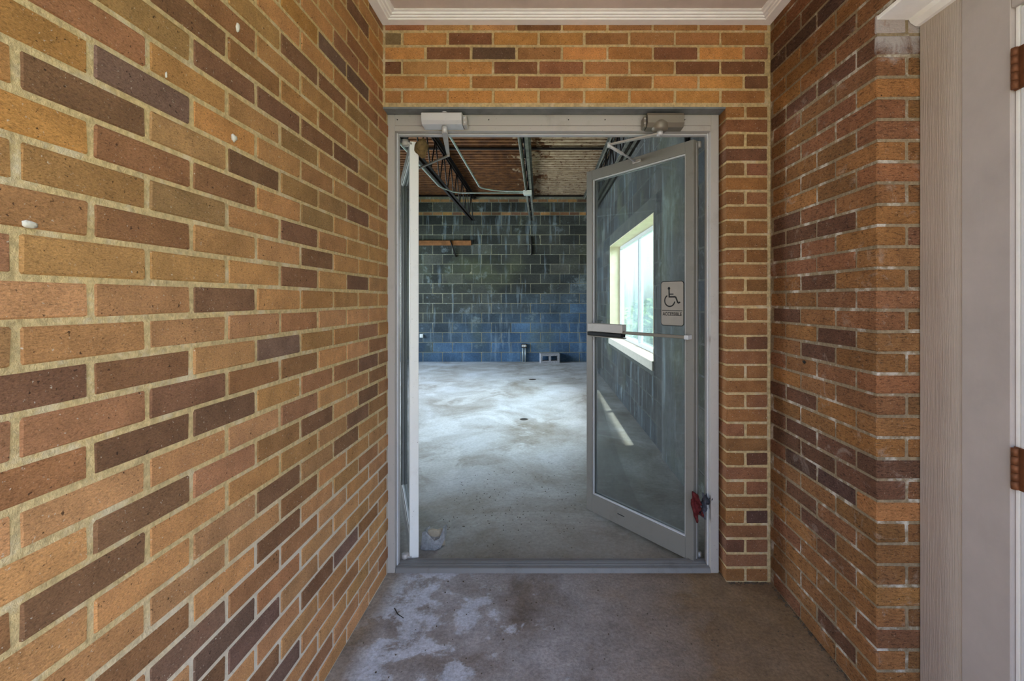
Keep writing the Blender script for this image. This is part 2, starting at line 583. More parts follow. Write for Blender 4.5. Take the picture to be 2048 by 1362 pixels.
for k in range(39):
    odd = k % 2
    first = .047 if odd else .148
    z0 = k * PITCH + JT / 2
    z1 = z0 + BH
    if k == 38: z1 = 2.53
    row = ROWS_L.get(k, '')
    n = 0
    a = first - ML
    while a < 2.5:
        b = a + ML
        x0, x1 = max(a, -.13) + JT / 2, min(b, 2.55) - JT / 2
        code = row[n] if n < len(row) else random.choice('TTPBRTDO' if k > 19 else 'PPPTBRDK')
        near = YB - max(x0, 0)            # depth of the brick's far end
        zc = (z0 + z1) / 2
        vis = near > .55 and (.70 * near + .06 > abs(zc - 1.272) if zc > 1.272 else .88 * near + .06 > abs(zc - 1.272))
        if vis:
            brick(wl_o, x0, x1, -.0925, random.uniform(-.0012, .0012), z0, z1, 'brick', bcol(code))
        else:
            add_box(rest, x0, x1, -.0925, 0, z0, z1, .003)
        a = b
        n += 1
me = fin(rest)
r_ = obj('bricks', me, 'brick', wl_o)
r_.color = lin(*PAL['T'])
tag(r_, kind='stuff')

# ------------------------------------------------------------------ end wall above and beside the doors
wb = obj('wall_back', boxes([(-.74, 1.06, YB + .003, 2.2, 2.139, 2.7), (.838, 1.06, YB + .003, 2.2, -.05, 2.139)]), 'mortar_end')
tag(wb, 'orange brick end wall above and right of the double doors', 'wall', kind='structure')
ROWS_B = {38: 'RTTDBBBBBB', 37: 'GODOOBBBBB', 36: 'ODKBOBDORR', 35: 'DTODRBBDDB', 34: 'OOBROBOODD', 33: 'BOOOOOOOBR'}
MB_ = .2045
for k in range(33, 39):
    first = -.6225 if k % 2 else -.517
    z0 = k * PITCH + JT / 2
    z1 = min(z0 + BH, 2.52)
    a = first - MB_
    n = 0
    while a < 1.02:
        x0, x1 = max(a + JT / 2, -.70), min(a + MB_ - JT / 2, 1.022)
        if x1 - x0 > .03:
            brick(wb, x0, x1, YB + random.uniform(-.001, .0015), YB + .0925, z0, z1, 'brick', bcol(ROWS_B[k][n % 10], 1.0, PAL_END))
            n += 1
        a += MB_
PIER = {32: 'OB', 31: 'R', 30: 'BB', 29: 'D', 28: 'BR', 27: 'O', 26: 'BR', 25: 'B', 24: 'BO', 23: 'B', 22: 'BB', 21: 'B', 20: 'BB',
        19: 'B', 18: 'RB', 17: 'B', 16: 'BD', 15: 'R', 14: 'BB', 13: 'B', 12: 'BR', 11: 'B', 10: 'RB', 9: 'B', 8: 'BD', 7: 'R', 6: 'BR',
        5: 'B', 4: 'OK', 3: 'R', 2: 'DR', 1: 'R', 0: 'BB'}
for k in range(33):
    z0 = k * PITCH + JT / 2
    z1 = z0 + BH
    if k == 32: z1 = min(z1, 2.139)
    c = PIER[k]
    f = .92
    if k % 2:
        brick(wb, .834, 1.02, YB + random.uniform(-.001, .0015), YB + .0925, z0, z1, 'brick', bcol(c[0], f, PAL_RIGHT))
    else:
        brick(wb, .834, .9165, YB, YB + .19, z0, z1, 'brick', bcol(c[0], f, PAL_RIGHT))
        brick(wb, .927, 1.022, YB + random.uniform(-.001, .0015), YB + .0925, z0, z1, 'brick', bcol(c[1], f, PAL_RIGHT))
ln = obj('lintel', boxm(-.72, .834, YB + .004, 2.045, 2.131, 2.139), 'lintel', wb)

# ------------------------------------------------------------------ right porch wall with the side-door opening
YP = 1.343
wr = obj('wall_right', boxes([(XR + .0035, 1.5, YP + .0035, YB + .1, -.05, 2.7), (XR + .0035, 1.16, -.7, YP + .0035, 2.146, 2.7)]), 'mortar_grey')
tag(wr, 'brown bark-textured brick wall right of the doors with a side opening', 'wall', kind='structure')
RW = 'BBORBDBBORBBDB'
dark = {11: 'D', 10: 'D', 9: 'K', 8: 'B', 21: 'R', 22: 'D', 23: 'D', 36: 'D', 35: 'K', 31: 'D', 28: 'R'}
for k in range(39):
    z0 = k * PITCH + JT / 2
    z1 = z0 + BH
    if k == 38: z1 = 2.52
    js = [0.0, .123, .33, .535] if k % 2 else [0.0, .0225, .228, .434]
    if k >= 33:
        last = js[-1]
        while last < 2.5:
            last += .205
            js.append(last)
        end = len(js) - 1
    else:
        end = len(js) - 1
    for i in range(end):
        a, b = js[i] + JT / 2, js[i + 1] - JT / 2
        if i == 0: a = .006
        if b - a < .02: continue
        code = dark.get(k) if (k in dark and random.random() < .75) else random.choice(RW)
        brick(wr, XR + random.uniform(-.0015, .002), XR + .0925, YB - b, YB - a, z0, z1, 'brick_bark', bcol(code, .89, PAL_RIGHT))
    if k < 33:
        code = dark.get(k) if (k in dark and random.random() < .7) else random.choice('BORBBOR')
        if k % 2:
            brick(wr, XR, XR + .193, YP, YP + .0875, z0, z1, 'brick_bark', bcol(code, .93, PAL_RIGHT))
        else:
            brick(wr, XR, XR + .089, YP, YB - .434 - JT / 2, z0, z1, 'brick_bark', bcol(code, .93, PAL_RIGHT))
            brick(wr, XR + .099, XR + .2, YP + .001, YP + .09, z0, z1, 'brick_bark', bcol(random.choice('BORB'), .82, PAL_RIGHT))

# ------------------------------------------------------------------ porch ceiling and its moulding
ce = obj('ceiling', boxm(-.95, 1.16, -.35, 2.0, 2.528, 2.60), 'ceiling')
tag(ce, 'pale beige painted porch ceiling', 'ceiling', kind='structure')
prof = [(0, 2.5057), (-.038, 2.5057), (-.041, 2.511), (-.050, 2.511), (-.053, 2.516), (-.062, 2.516), (-.066, 2.522), (-.078, 2.524), (-.078, 2.53), (0, 2.53)]
tb = obj('trim_1', profile_x([(YB + y, z) for y, z in prof], -.70, 1.03), 'white')
tag(tb, 'white stepped moulding along the ceiling above the double doors', 'trim', kind='structure')
tl = obj('trim_2', profile_y([(-y, z - .0008) for y, z in prof], -2.32, .0), 'white', None, (XL + .001, YB, 0), (0, 0, -.016))
tag(tl, 'white stepped moulding along the ceiling over the left brick wall', 'trim', kind='structure')
trr = obj('trim_3', profile_y([(XR + y, z - .0008) for y, z in prof], -.35, YB), 'white')
tag(trr, 'white stepped moulding along the ceiling over the right brick wall', 'trim', kind='structure')
rf = obj('roof', boxes([(-5.2, 3.6, -.35, 2.3, 2.70, 2.85), (-5.2, 1.6, 2.2, 9.8, 3.56, 3.75)]), 'roof')  # unseen slab above the ceilings, added to keep the sun out
tag(rf, 'flat roof slab over the porch and the empty room', 'roof', kind='structure')

# ------------------------------------------------------------------ side door opening: soffit, boards, door
XS = 1.1606
t4 = empty('trim_4', (XS, YP, 0))
tag(t4, 'greyish painted boards lining the side-door opening at the right edge', 'trim', kind='structure')
def sub(name, x0, x1, y0, y1, z0, z1, mat, parent, bev=.002):
    p = parent.location
    return obj(name, boxm(x0 - p.x, x1 - p.x, y0 - p.y, y1 - p.y, z0 - p.z, z1 - p.z, bev), mat, parent)
sub('casing_board', XS, XS + .02, 1.2046, YP - .002, 0, 2.128, 'casing', t4)['label'] = 'wood-grained casing board beside the brick'
sub('casing_board', XS - .004, XS + .03, 1.0775, 1.2036, 0, 2.128, 'casing_smooth', t4)['label'] = 'smooth casing board beside the hinges'
sub('soffit_board', XR + .002, XS + .01, -.6, YP + .004, 2.130, 2.143, 'white', t4)
ss = obj('quarter_round', profile_y([(0, 0), (0, -.022), (-.012, -.022), (-.028, -.012), (-.034, 0)], -.6 - YP, -.002), 'white', t4, (0, 0, 2.130))
sub('door_stop', XS + .006, XS + .03, 1.0655, 1.0768, 0, 1.99, 'white', t4)
sub('head_jamb', XS - .004, XS + .03, .14, 1.0765, 1.988, 2.128, 'casing_smooth', t4)
d3 = empty('door_3', (XS + .003, 1.063, 0))
tag(d3, 'white side door leaf hung on brown hinges at the right edge', 'door', kind='structure')
sub('door_leaf', XS + .003, XS + .045, .16, 1.062, .012, 1.982, 'door_white', d3)
for zc in (1.835, .86, .23):
    h = obj('hinge', boxes([(-.002, .0015, -.028, .012, -.052, .052)], .0008), 'hinge', d3, (0, 0, zc))
    for j in range(5):
        obj('hinge_knuckle', tubem([(-.008, .004, -.050 + j * .0202), (-.008, .004, -.0312 + j * .0202)], .0072, 10), 'hinge', h)
obj('threshold_strip', boxm(-.02, .05, -.9, 0, .0, .011), 'threshold', d3)

# ------------------------------------------------------------------ aluminium door frame
FY0, FY1 = 2.035, 2.115
t5 = empty('trim_5', (.04, FY0, 0))
tag(t5, 'brushed aluminium frame around the open double doors', 'door frame', kind='structure')
def jamb(x0, x1, side):
    p = t5.location
    bm = bmesh.new()
    add_box(bm, x0 - p.x, x1 - p.x, 0, FY1 - FY0, 0, 2.131, .002)
    return obj('jamb', fin(bm), 'alu', t5)
jamb(-.712, -.677, -1)
jamb(.7916, .829, 1)
sub('jamb_stop', -.677, -.671, 2.062, 2.086, .02, 2.055, 'alu_light', t5, .001)
sub('jamb_stop', .7856, .7916, 2.062, 2.086, .02, 2.055, 'alu_light', t5, .001)
sub('caulk', -.716, -.7115, 2.030, 2.040, 0, 2.131, 'hole', t5, 0)
sub('header', -.677, .7916, FY0, FY1, 2.080, 2.131, 'alu', t5)
sub('header_cover', -.677, .7916, FY0 + .0015, FY1, 2.055, 2.079, 'alu', t5, .001)
sub('header_stop', -.677, .7916, 2.070, 2.09, 2.049, 2.055, 'alu_light', t5, .001)
for sx in (-.665, -.42, -.24, .13, .30, .67):
    obj('screw', tubem([(sx - .04, -.0015, 2.107), (sx - .04, .002, 2.107)], .0028, 8), 'gasket', t5)
th = [(0, 0), (.008, .018)]
y = .012
while y < .074:
    th += [(y, .021), (y + .006, .021), (y + .007, .017), (y + .010, .017)]
    y += .0125
th += [(.082, .021), (.092, .0)]
ts = obj('threshold', profile_x(th, -.675 - .04, .795 - .04), 'threshold', t5)
ts['label'] = 'ribbed worn metal threshold'

# ------------------------------------------------------------------ glazed door leaves
def leaf(name, origin, u, W, y0, y1, stile, label, bar_side):
    """local x runs from heel to free edge; y0..y1 is the thickness"""
    o = empty(name, (origin[0], origin[1], 0), math.atan2(u[1], u[0]))
    tag(o, label, 'door', kind='structure')
    z0, z1 = .012, 2.04
    rb, rt = .102, .056
    obj('hinge_stile', boxm(0, stile, y0, y1, z0, z1, .0015), 'alu_door' if bar_side else 'alu_heel', o)
    obj('lock_stile', boxm(W - stile, W, y0, y1, z0, z1, .0015), 'alu_door', o)
    obj('bottom_rail', boxm(stile, W - stile, y0, y1, z0, z0 + rb, .001), 'alu_door', o)
    obj('top_rail', boxm(stile, W - stile, y0, y1, z1 - rt, z1, .001), 'alu_door', o)
    ym = (y0 + y1) / 2
    g = .006
    obj('glass_pane', boxm(stile - .004, W - stile + .004, ym - .003, ym + .003, z0 + rb - .004, z1 - rt + .004), 'glass', o)
    a, b, c, d = stile, W - stile, z0 + rb, z1 - rt
    for (x0, x1, p, q) in ((a, a + g, c, d), (b - g, b, c, d), (a + g, b - g, c, c + g), (a + g, b - g, d - g, d)):
        obj('glazing_bead', boxes([(x0, x1, ym + .004, y1 - .006, p, q), (x0, x1, y0 + .006, ym - .004, p, q)], .001), 'alu_light', o)
    return o
d1 = leaf('door_1', (-.595, 2.139), (-.36, .933), .70, 0.0, .042, .045, 'left glazed aluminium door leaf swung wide open, seen on edge', 0)
d2 = leaf('door_2', (.733, 2.098), (-.644, .765), .708, -.045, 0.0, .045, 'right glazed aluminium door leaf standing half open', 1)
# pivots of the left leaf
for zz in (2.030, .022):
    obj('pivot', tubem([(.012, .062, zz - .012), (.012, .062, zz + .016)], .017, 14), 'alu', d1)
    obj('pivot_arm', boxm(.0, .024, .03, .064, zz - .008, zz + .006, .002), 'alu', d1)
obj('pivot', tubem([(.012, -.066, 2.016), (.012, -.066, 2.045)], .013, 14), 'alu', d2)
obj('pivot', tubem([(.012, -.066, .008), (.012, -.066, .034)], .013, 14), 'alu', d2)
# exit bar of the right leaf on the side facing the porch
bar = obj('exit_bar', boxm(.012, .41, .022, .034, 1.083, 1.099, .002), 'alu_dark', d2)
obj('end_bracket', boxm(.008, .030, 0, .036, 1.080, 1.101, .002), 'alu_light', bar)
bx_ = obj('latch_case', boxm(.404, .662, .0005, .040, 1.086, 1.134, .003), 'alu', d2)
obj('push_pad', boxm(.406, .660, .004, .046, 1.064, 1.083, .003), 'gasket', bx_)
obj('case_lip', boxm(.404, .662, .0005, .036, 1.056, 1.062, .001), 'alu_dark', bx_)
for t_, z_ in ((.62, .93), (.35, .105)):
    pass
obj('lock_seam', boxm(.663, .7085, -.0005, .0006, 1.078, 1.0796), 'gasket', d2)
obj('edge_weatherstrip', boxm(-.0006, .0006, -.030, -.0265, .02, 2.03), 'alu_light', d2)
sc_ = obj('rail_dent', boxm(.42, .468, -.0003, .0006, .070, .0745, .0002), 'gasket', d2)

bpy.context.view_layer.update()
MD1 = d1.matrix_world.copy()
MD2 = d2.matrix_world.copy()

# ================================================================== THE ROOM BEHIND
YW = 9.10
ZF = -.0265
wf = obj('wall_far', boxm(-4.7, 1.25, YW + .002, YW + .25, -.1, 3.56), 'block_mortar')
tag(wf, 'dark slate block wall at the far end of the empty room', 'wall', kind='structure')
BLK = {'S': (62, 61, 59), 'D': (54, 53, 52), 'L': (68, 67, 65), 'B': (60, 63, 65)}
def blk(code):
    r, g, b = BLK[code]
    k = random.uniform(.88, 1.12)
    return lin(r * k, g * k, b * k)
CJ = .010
z = ZF
course = 0
while z < 3.36:
    if course in (15, 17):
        h = .0677
        x = -2.9 + (.05 if course == 15 else 0)
        while x < 1.02:
            brick(wf, x + .004, min(x + .199, 1.015), YW + .001, YW + .09, z + .004, z + h - .004, 'brick', bcol(random.choice('BOTDB'), .85))
            x += .2032
    else:
        h = .2032
        jc = course - (course > 15)
        x = -2.036 - .4064 * 3 + (.2032 if jc % 2 else 0)
        while x < 1.0:
            x1 = min(x + .4064 - CJ / 2, 1.015)
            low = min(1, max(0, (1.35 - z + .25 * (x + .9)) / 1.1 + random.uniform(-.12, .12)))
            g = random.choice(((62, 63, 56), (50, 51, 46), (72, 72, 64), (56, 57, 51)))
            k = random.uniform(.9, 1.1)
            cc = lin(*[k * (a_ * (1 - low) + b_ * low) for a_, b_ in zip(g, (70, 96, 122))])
            if x1 - (x + CJ / 2) > .03:
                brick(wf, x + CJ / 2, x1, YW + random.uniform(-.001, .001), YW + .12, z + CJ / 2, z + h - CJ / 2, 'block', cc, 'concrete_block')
            x += .4064
    z += h
    course += 1

# right side wall of the room with its window opening
XI = 1.02
W0, W1, WZ0, WZ1 = 3.953, 6.43, .715, 2.057
wi = obj('wall_inner_right', boxes([
    (XI + .002, XI + .21, 2.2, W0, -.1, 3.56), (XI + .002, XI + .21, W1, YW + .02, -.1, 3.56),
    (XI + .002, XI + .21, W0, W1, -.1, WZ0 - .088), (XI + .002, XI + .21, W0, W1, WZ1, 3.56)]), 'block_mortar_dark')
tag(wi, 'slate block side wall of the room, around the window', 'wall', kind='structure')
z = ZF
course = 0
while z < 3.3:
    y = 2.21 - (.2032 if course % 2 else 0)
    while y < YW:
        a, b = max(y, 2.21) + CJ / 2, min(y + .4064, YW - .005) - CJ / 2
        spans = [(a, b)]
        if z + .2032 > WZ0 - .08 and z + .01 < WZ1:
            spans = []
            if a < W0: spans.append((a, min(b, W0)))
            if b > W1: spans.append((max(a, W1), b))
        zz0, zz1 = z + CJ / 2, z + .2032 - CJ / 2
        for a_, b_ in spans:
            if b_ - a_ > .04:
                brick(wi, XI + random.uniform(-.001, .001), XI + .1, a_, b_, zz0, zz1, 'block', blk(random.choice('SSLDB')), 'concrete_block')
        y += .4064
    z += .2032
    course += 1
sub_l = obj('window_sill', boxm(XI - .02, XI + .20, W0 - .02, W1 + .02, WZ0 - .086, WZ0, .004), 'sill', wi)
obj('reveal_lining', boxes([(XI - .001, XI + .205, W1 - .012, W1 + .002, WZ0, WZ1), (XI - .001, XI + .205, W0 - .002, W0 + .01, WZ0, WZ1),
                            (XI - .001, XI + .205, W0 + .01, W1 - .012, WZ1 - .012, WZ1)]), 'reveal', wi)
pil = obj('pilaster', boxm(.985, XI - .0015, 3.0, 3.56, -.02, 3.36, .006), 'block', wi)
pil.color = lin(84, 86, 84)

w1 = empty('window_1', (1.185, (W0 + W1) / 2, WZ0))
tag(w1, 'bright steel side window with two grimy panes in the room', 'window', kind='structure')
ya, yb = W0 + .012, W1 - .014
n_p = 2
pw = (yb - ya) / n_p
sub('window_frame', 1.165, 1.205, ya, yb, WZ0, WZ0 + .045, 'alu_light', w1)
sub('window_frame', 1.165, 1.205, ya, yb, WZ1 - .06, WZ1 - .014, 'alu_light', w1)
for i in range(n_p + 1):
    yc = ya + i * pw
    a, b = max(ya, yc - .03), min(yb, yc + .03)
    sub('mullion', 1.160, 1.210, a, b, WZ0 + .045, WZ1 - .06, 'alu_light', w1)
for i in range(n_p):
    sub('glass_pane', 1.184, 1.189, ya + i * pw + .028, ya + (i + 1) * pw - .028, WZ0 + .04, WZ1 - .055, 'win_glass', w1, 0)

# left side wall of the room with two open window holes added to let sky light in, and the wall over the doors
holes = [(3.1, 5.7), (6.3, 8.5)]
bxs = [(-4.75, -4.55, 2.2, 9.3, -.1, .6), (-4.75, -4.55, 2.2, 9.3, 2.3, 3.56)]
yy = 2.2
for a, b in holes:
    bxs.append((-4.75, -4.55, yy, a, .6, 2.3)); yy = b
bxs.append((-4.75, -4.55, yy, 9.3, .6, 2.3))
wil = obj('wall_inner_left', boxes(bxs), 'grey_int')
tag(wil, 'grey block side wall of the room out of sight on the left', 'wall', kind='structure')
wfr = obj('wall_inner_front', boxes([(-4.7, -.74, 2.06, 2.2, -.1, 3.56), (.85, 1.25, 2.10, 2.2, -.1, 3.56), (-.74, .85, 2.14, 2.2, 2.14, 3.56)]), 'grey_int')
tag(wfr, 'grey inner face of the front wall around the double doors', 'wall', kind='structure')

# corrugated deck
ZD = 3.42
pts = []
y = 2.2
while y < 9.1:
    pts += [(y, ZD), (y + .060, ZD), (y + .066, ZD + .045), (y + .114, ZD + .045), (y + .120, ZD)]
    y += .120
def deck_sheet(x0, x1, dz):
    bm = bmesh.new()
    a = [bm.verts.new((x0, p, q + dz)) for p, q in pts]
    b = [bm.verts.new((x1, p, q + dz)) for p, q in pts]
    for i in range(len(pts) - 1):
        if (Vector(pts[i]) - Vector(pts[i + 1])).length > 1e-6:
            bm.faces.new((a[i], a[i + 1], b[i + 1], b[i]))
    bmesh.ops.remove_doubles(bm, verts=bm.verts, dist=1e-6)
    return fin(bm)
dk = empty('ceiling_inner', (0, 0, 0))
tag(dk, 'rusted corrugated metal roof deck over the empty room', 'ceiling', kind='structure')
for x0, x1, dz in ((-4.7, -2.6, 0), (-2.62, -.17, .002), (-.19, 1.24, .004)):
    obj('deck_sheet', deck_sheet(x0, x1, dz), 'deck', dk)

# open-web joists
def joist(x, label, chord):
    o = empty('roof_joist', (x, 2.25, 2.88))
    tag(o, label, 'joist', 'open-web roof joists')
    zt = .50
    def chordm(z0, y0, y1, flip):
        s = -1 if flip else 1
        return boxes([(-.050, -.012, y0, y1, z0, z0 + .006), (.012, .050, y0, y1, z0, z0 + .006),
                      (-.018, -.012, y0, y1, min(z0, z0 + s * .04), max(z0, z0 + s * .04)), (.012, .018, y0, y1, min(z0, z0 + s * .04), max(z0, z0 + s * .04))])
    obj('bottom_chord', chordm(0, .25, 6.70, False), chord, o)
    obj('top_chord', chordm(zt, 0, 6.845, True), chord, o)
    n = 13
    st = 6.4 / n
    for i in range(n):
        y0 = .30 + i * st
        obj('web_bar', tubem([(0, y0, .012), (0, y0 + st / 2, zt - .01)], .009, 6), 'black', o)
        obj('web_bar', tubem([(0, y0 + st / 2, zt - .01), (0, y0 + st, .012)], .009, 6), 'black', o)
    return o
joist(-1.38, 'black open-web roof joist above the left door leaf', 'black')
joist(-.18, 'grey open-web roof joist in the middle carrying the junction box', 'joist_grey')
joist(.93, 'dark open-web roof joist close to the window wall, behind the right door', 'joist_grey')
for yb_, lab in ((6.15, 'black cross bridging bar under the deck at mid room'), (8.98, 'black steel ledger bar along the top of the far wall')):
    b_ = obj('bridging_bar', boxes([(-4.5, 1.015, yb_, yb_ + .05, 3.388, 3.397), (-4.5, 1.015, yb_ + .041, yb_ + .05, 3.397, 3.418)]), 'black')
    tag(b_, lab, 'steel bar')

# conduits
def bez(pts, n=6):
    """round the corners of a polyline"""
    P = [Vector(p) for p in pts]
    out = [P[0]]
    for i in range(1, len(P) - 1):
        a = P[i] + (P[i - 1] - P[i]).normalized() * .12
        b = P[i] + (P[i + 1] - P[i]).normalized() * .12
        for k in range(n + 1):
            t = k / n
            out.append(a * (1 - t) ** 2 + P[i] * 2 * t * (1 - t) + b * t * t)
    out.append(P[-1])
    return out
cz = 2.862
c1 = obj('conduit', tubem(bez([(-.90, 2.35, cz), (-.88, 4.4, cz), (-.86, 6.25, cz), (-.6, 6.42, cz), (-.246, 6.44, cz)]), .0115, 8), 'conduit')
tag(c1, 'thin galvanised conduit bending diagonally to the junction box, right one', 'conduit', 'conduits under the joists')
c2 = obj('conduit', tubem(bez([(-1.42, 2.35, cz - .012), (-1.42, 4.4, cz - .012), (-1.41, 6.15, cz - .012), (-1.25, 6.48, cz - .012), (-.246, 6.48, cz - .012)]), .0115, 8), 'conduit')
tag(c2, 'thin galvanised conduit following the left joist to the junction box', 'conduit', 'conduits under the joists')
jb = empty('junction_box', (-.19, 6.46, 2.84))
tag(jb, 'pale metal junction box under the middle joist', 'junction box')
obj('box', boxm(-.056, .056, -.05, .05, -.03, .036, .004), 'conduit', jb)
obj('cover_plate', boxm(-.060, .060, -.054, -.05, -.034, .034, .002), 'plastic', jb)
c3 = obj('conduit', tubem([(-.215, 2.4, 2.868), (-.215, 6.41, 2.868)], .010, 8), 'joist_grey')
tag(c3, 'grey conduit strapped along the middle joist', 'conduit', 'conduits under the joists')

# far wall fittings (scale 96.26 px per metre at the far wall)
def fw(px, py):
    return ((px - 1081) * YW / 876, 1.272 - (py - 599) * YW / 876)
x0, zt_ = fw(840, 481.5); x1, zb_ = fw(943, 491)
pk = obj('wall_plank', boxm(-2.75, x1, YW - .045, YW - .0015, zb_, zt_, .004), 'wood')
tag(pk, 'brown wooden plank fixed high across the far block wall', 'plank')
bxp, bzp = fw(902, 485); ex, ez = fw(912, 514)
br = obj('bracket_rod', tubem([(bxp, YW - .06, bzp + .03), (ex, YW - .012, ez)], .014, 6), 'black')
tag(br, 'dark slanting rod hanging from the wooden plank', 'rod')
px_, pz0 = fw(1063, 510); _, pz1 = fw(1063, 473)
pp = obj('wall_pipe', tubem([(px_, YW - .02, pz0), (px_, YW - .02, pz1)], .015, 8), 'black')
tag(pp, 'short black vertical pipe on the far block wall', 'pipe')
ox, oz = fw(1048.5, 691.5)
ot = empty('outlet_box', (ox, YW - .03, oz))
tag(ot, 'white electrical outlet box on two pipes at the far wall', 'outlet')
obj('box', boxm(-.058, .058, -.025, .028, -.042, .042, .004), 'black', ot)
pl = obj('cover_plate', boxm(-.046, .046, -.030, -.025, -.022, .026, .002), 'plastic', ot)
for sx in (-.022, .022):
    obj('socket', boxm(sx - .012, sx + .012, -.032, -.030, -.012, .012, .001), 'sign', pl)
for sx in (-.024, .024):
    obj('pipe_stub', tubem([(sx, .0, -.04), (sx, .0, -oz - .02 + .0005)], .0135, 8), 'conduit', ot)
sx_, sz_ = fw(843.5, 671.5)
so = empty('switch_box', (sx_, YW - .02, sz_))
tag(so, 'small white box on the far wall beside the left door edge', 'electrical box')
obj('box', boxm(-.034, .034, -.015, .0185, -.036, .036, .003), 'plastic', so)
obj('toggle', boxm(-.006, .006, -.024, -.015, -.012, .012, .002), 'plastic', so)

# loose concrete block on the floor
def cmu():
    L, D, H = .39, .19, .19
    bm = bmesh.new()
    xs = [-.195, -.155, -.02, .02, .155, .195]
    # solid parts around two cores; cores run along y (block lying on its side)
    for i in range(5):
        a, b = xs[i], xs[i + 1]
        if i in (1, 3):
            add_box(bm, a, b, -D / 2, D / 2, 0, .045)
            add_box(bm, a, b, -D / 2, D / 2, H - .045, H)
        else:
            add_box(bm, a, b, -D / 2, D / 2, 0, H)
    bmesh.ops.remove_doubles(bm, verts=bm.verts, dist=1e-5)
    dup = {}
    for f in bm.faces:
        dup.setdefault(tuple(sorted(v.index for v in f.verts)), []).append(f)
    bm.verts.index_update()
    dup = {}
    for f in list(bm.faces):
        k = tuple(sorted(v.index for v in f.verts))
        dup.setdefault(k, []).append(f)
    for k, fs in dup.items():
        if len(fs) > 1:
            bmesh.ops.delete(bm, geom=fs, context='FACES_ONLY')
    return fin(bm)
cb = obj('cinder_block', cmu(), 'chunk', None, (.185, 8.978, -.02), (0, 0, .1))
tag(cb, 'grey two-core cinder block lying on the floor by the far wall', 'block')

# grey cabinet on the side wall seen through the lower pane
cbn = empty('wall_cabinet', (.96, 7.4, .14))
tag(cbn, 'grey metal cabinet low on the window wall, seen through the lower glass', 'cabinet')
obj('body', boxm(-.055, .057, -.2, .2, 0, .78, .004), 'cabinet', cbn)
obj('edge_frame', boxes([(-.055, -.045, -.206, -.2, 0, .78), (.047, .057, -.206, -.2, 0, .78)]), 'alu_light', cbn)

# floor details
def ring(name, x, y, r, label):
    o = empty(name, (x, y, -.02))
    tag(o, label, 'floor drain')
    bm = bmesh.new()
    seg = 20
    for (ra, rb2, za, zb2) in ((r * 1.25, r, .0008, .003),):
        a = [bm.verts.new((ra * math.cos(2 * PI * k / seg), ra * math.sin(2 * PI * k / seg), za)) for k in range(seg)]
        b = [bm.verts.new((rb2 * math.cos(2 * PI * k / seg), rb2 * math.sin(2 * PI * k / seg), zb2)) for k in range(seg)]
        for k in range(seg):
            bm.faces.new((a[k], a[(k + 1) % seg], b[(k + 1) % seg], b[k]))
    obj('rim', fin(bm), 'rubble', o)
    bm = bmesh.new()
    bmesh.ops.create_circle(bm, cap_ends=True, radius=r, segments=20)
    obj('plug', fin(bm), 'hole', o, (0, 0, .0012))
def flo(px, py, z=-.02):
    d = (1.272 - z) * 876 / (py - 599)
    return ((px - 1081) * d / 876, d)
x, y = flo(1048, 838.5)
ring('floor_drain', x, y, .038, 'dark round pipe stub hole in the middle of the room floor')
x, y = flo(1065, 759)
ring('floor_drain', x, y, .05, 'small dark round hole in the floor farther back')

def lump(r, sq, seed, sub=3, amp=.25, fr=2.0):
    bm = bmesh.new()
    bmesh.ops.create_icosphere(bm, subdivisions=sub, radius=1)
    off = Vector((seed * 3.1, seed * 1.7, seed))
    for v in bm.verts:
        n = noise.noise(v.co * fr + off) * amp + noise.noise(v.co * fr * 3 + off) * amp * .4
        v.co = Vector((v.co.x * sq[0], v.co.y * sq[1], v.co.z * sq[2])) * (r * (1 + n))
    return fin(bm, smooth=True)

# broken concrete shard beside the left leaf
def shard():
    """a jagged corner piece with a hollow scooped face"""
    bm = bmesh.new()
    outer = [(-.125, .0), (-.11, .09), (-.085, .098), (-.07, .060), (-.02, .048), (.022, .060), (.048, .108), (.062, .112), (.06, .050), (.03, .012), (-.01, .0)]
    f = [bm.verts.new((x, -.012 + random.uniform(-.006, .006), z)) for x, z in outer]
    b = [bm.verts.new((x * .92, .055 + random.uniform(-.012, .012), z * .92)) for x, z in outer]
    n = len(outer)
    bm.faces.new(f); bm.faces.new(b)
    for i in range(n):
        bm.faces.new((f[i], f[(i + 1) % n], b[(i + 1) % n], b[i]))
    bmesh.ops.triangulate(bm, faces=bm.faces)
    bmesh.ops.subdivide_edges(bm, edges=bm.edges, cuts=2, use_grid_fill=True)
    for v in bm.verts:
        k = noise.noise_vector(v.co * 40)
        v.co += k * .005
    mz = min(v.co.z for v in bm.verts)
    for v in bm.verts: v.co.z -= mz
    return fin(bm)
cs = empty('concrete_shard', (-.535, 2.265, -.0195))
tag(cs, 'broken grey concrete shard propped on the floor beside the left door', 'shard')
obj('rough_body', shard(), 'chunk', cs)
bm = prism([(-.098, 0), (-.096, .082), (-.05, .09), (-.01, .086), (.035, .094), (.05, 0)], -.055, -.040)
bmesh.ops.triangulate(bm, faces=bm.faces)
bmesh.ops.subdivide_edges(bm, edges=bm.edges, cuts=2, use_grid_fill=True)
for v in bm.verts:
    v.co += noise.noise_vector(v.co * 30) * .004
    v.co = Vector((v.co.x, -v.co.z - .006 - .18 * v.co.y, v.co.y))
obj('hollow_face', fin(bm), 'chunk_in', cs)
cs.scale = (.68, 1, 1.0)

# dried mud nest on the top corner of the left leaf
p = MD1 @ Vector((-.012, -.012, 2.010))
mn = obj('mud_nest', lump(.036, (.8, .7, 1.2), 4, 3, .35, 1.6), 'mud', None, p)
tag(mn, 'lumpy brown mud nest stuck at the top of the left door edge', 'nest')

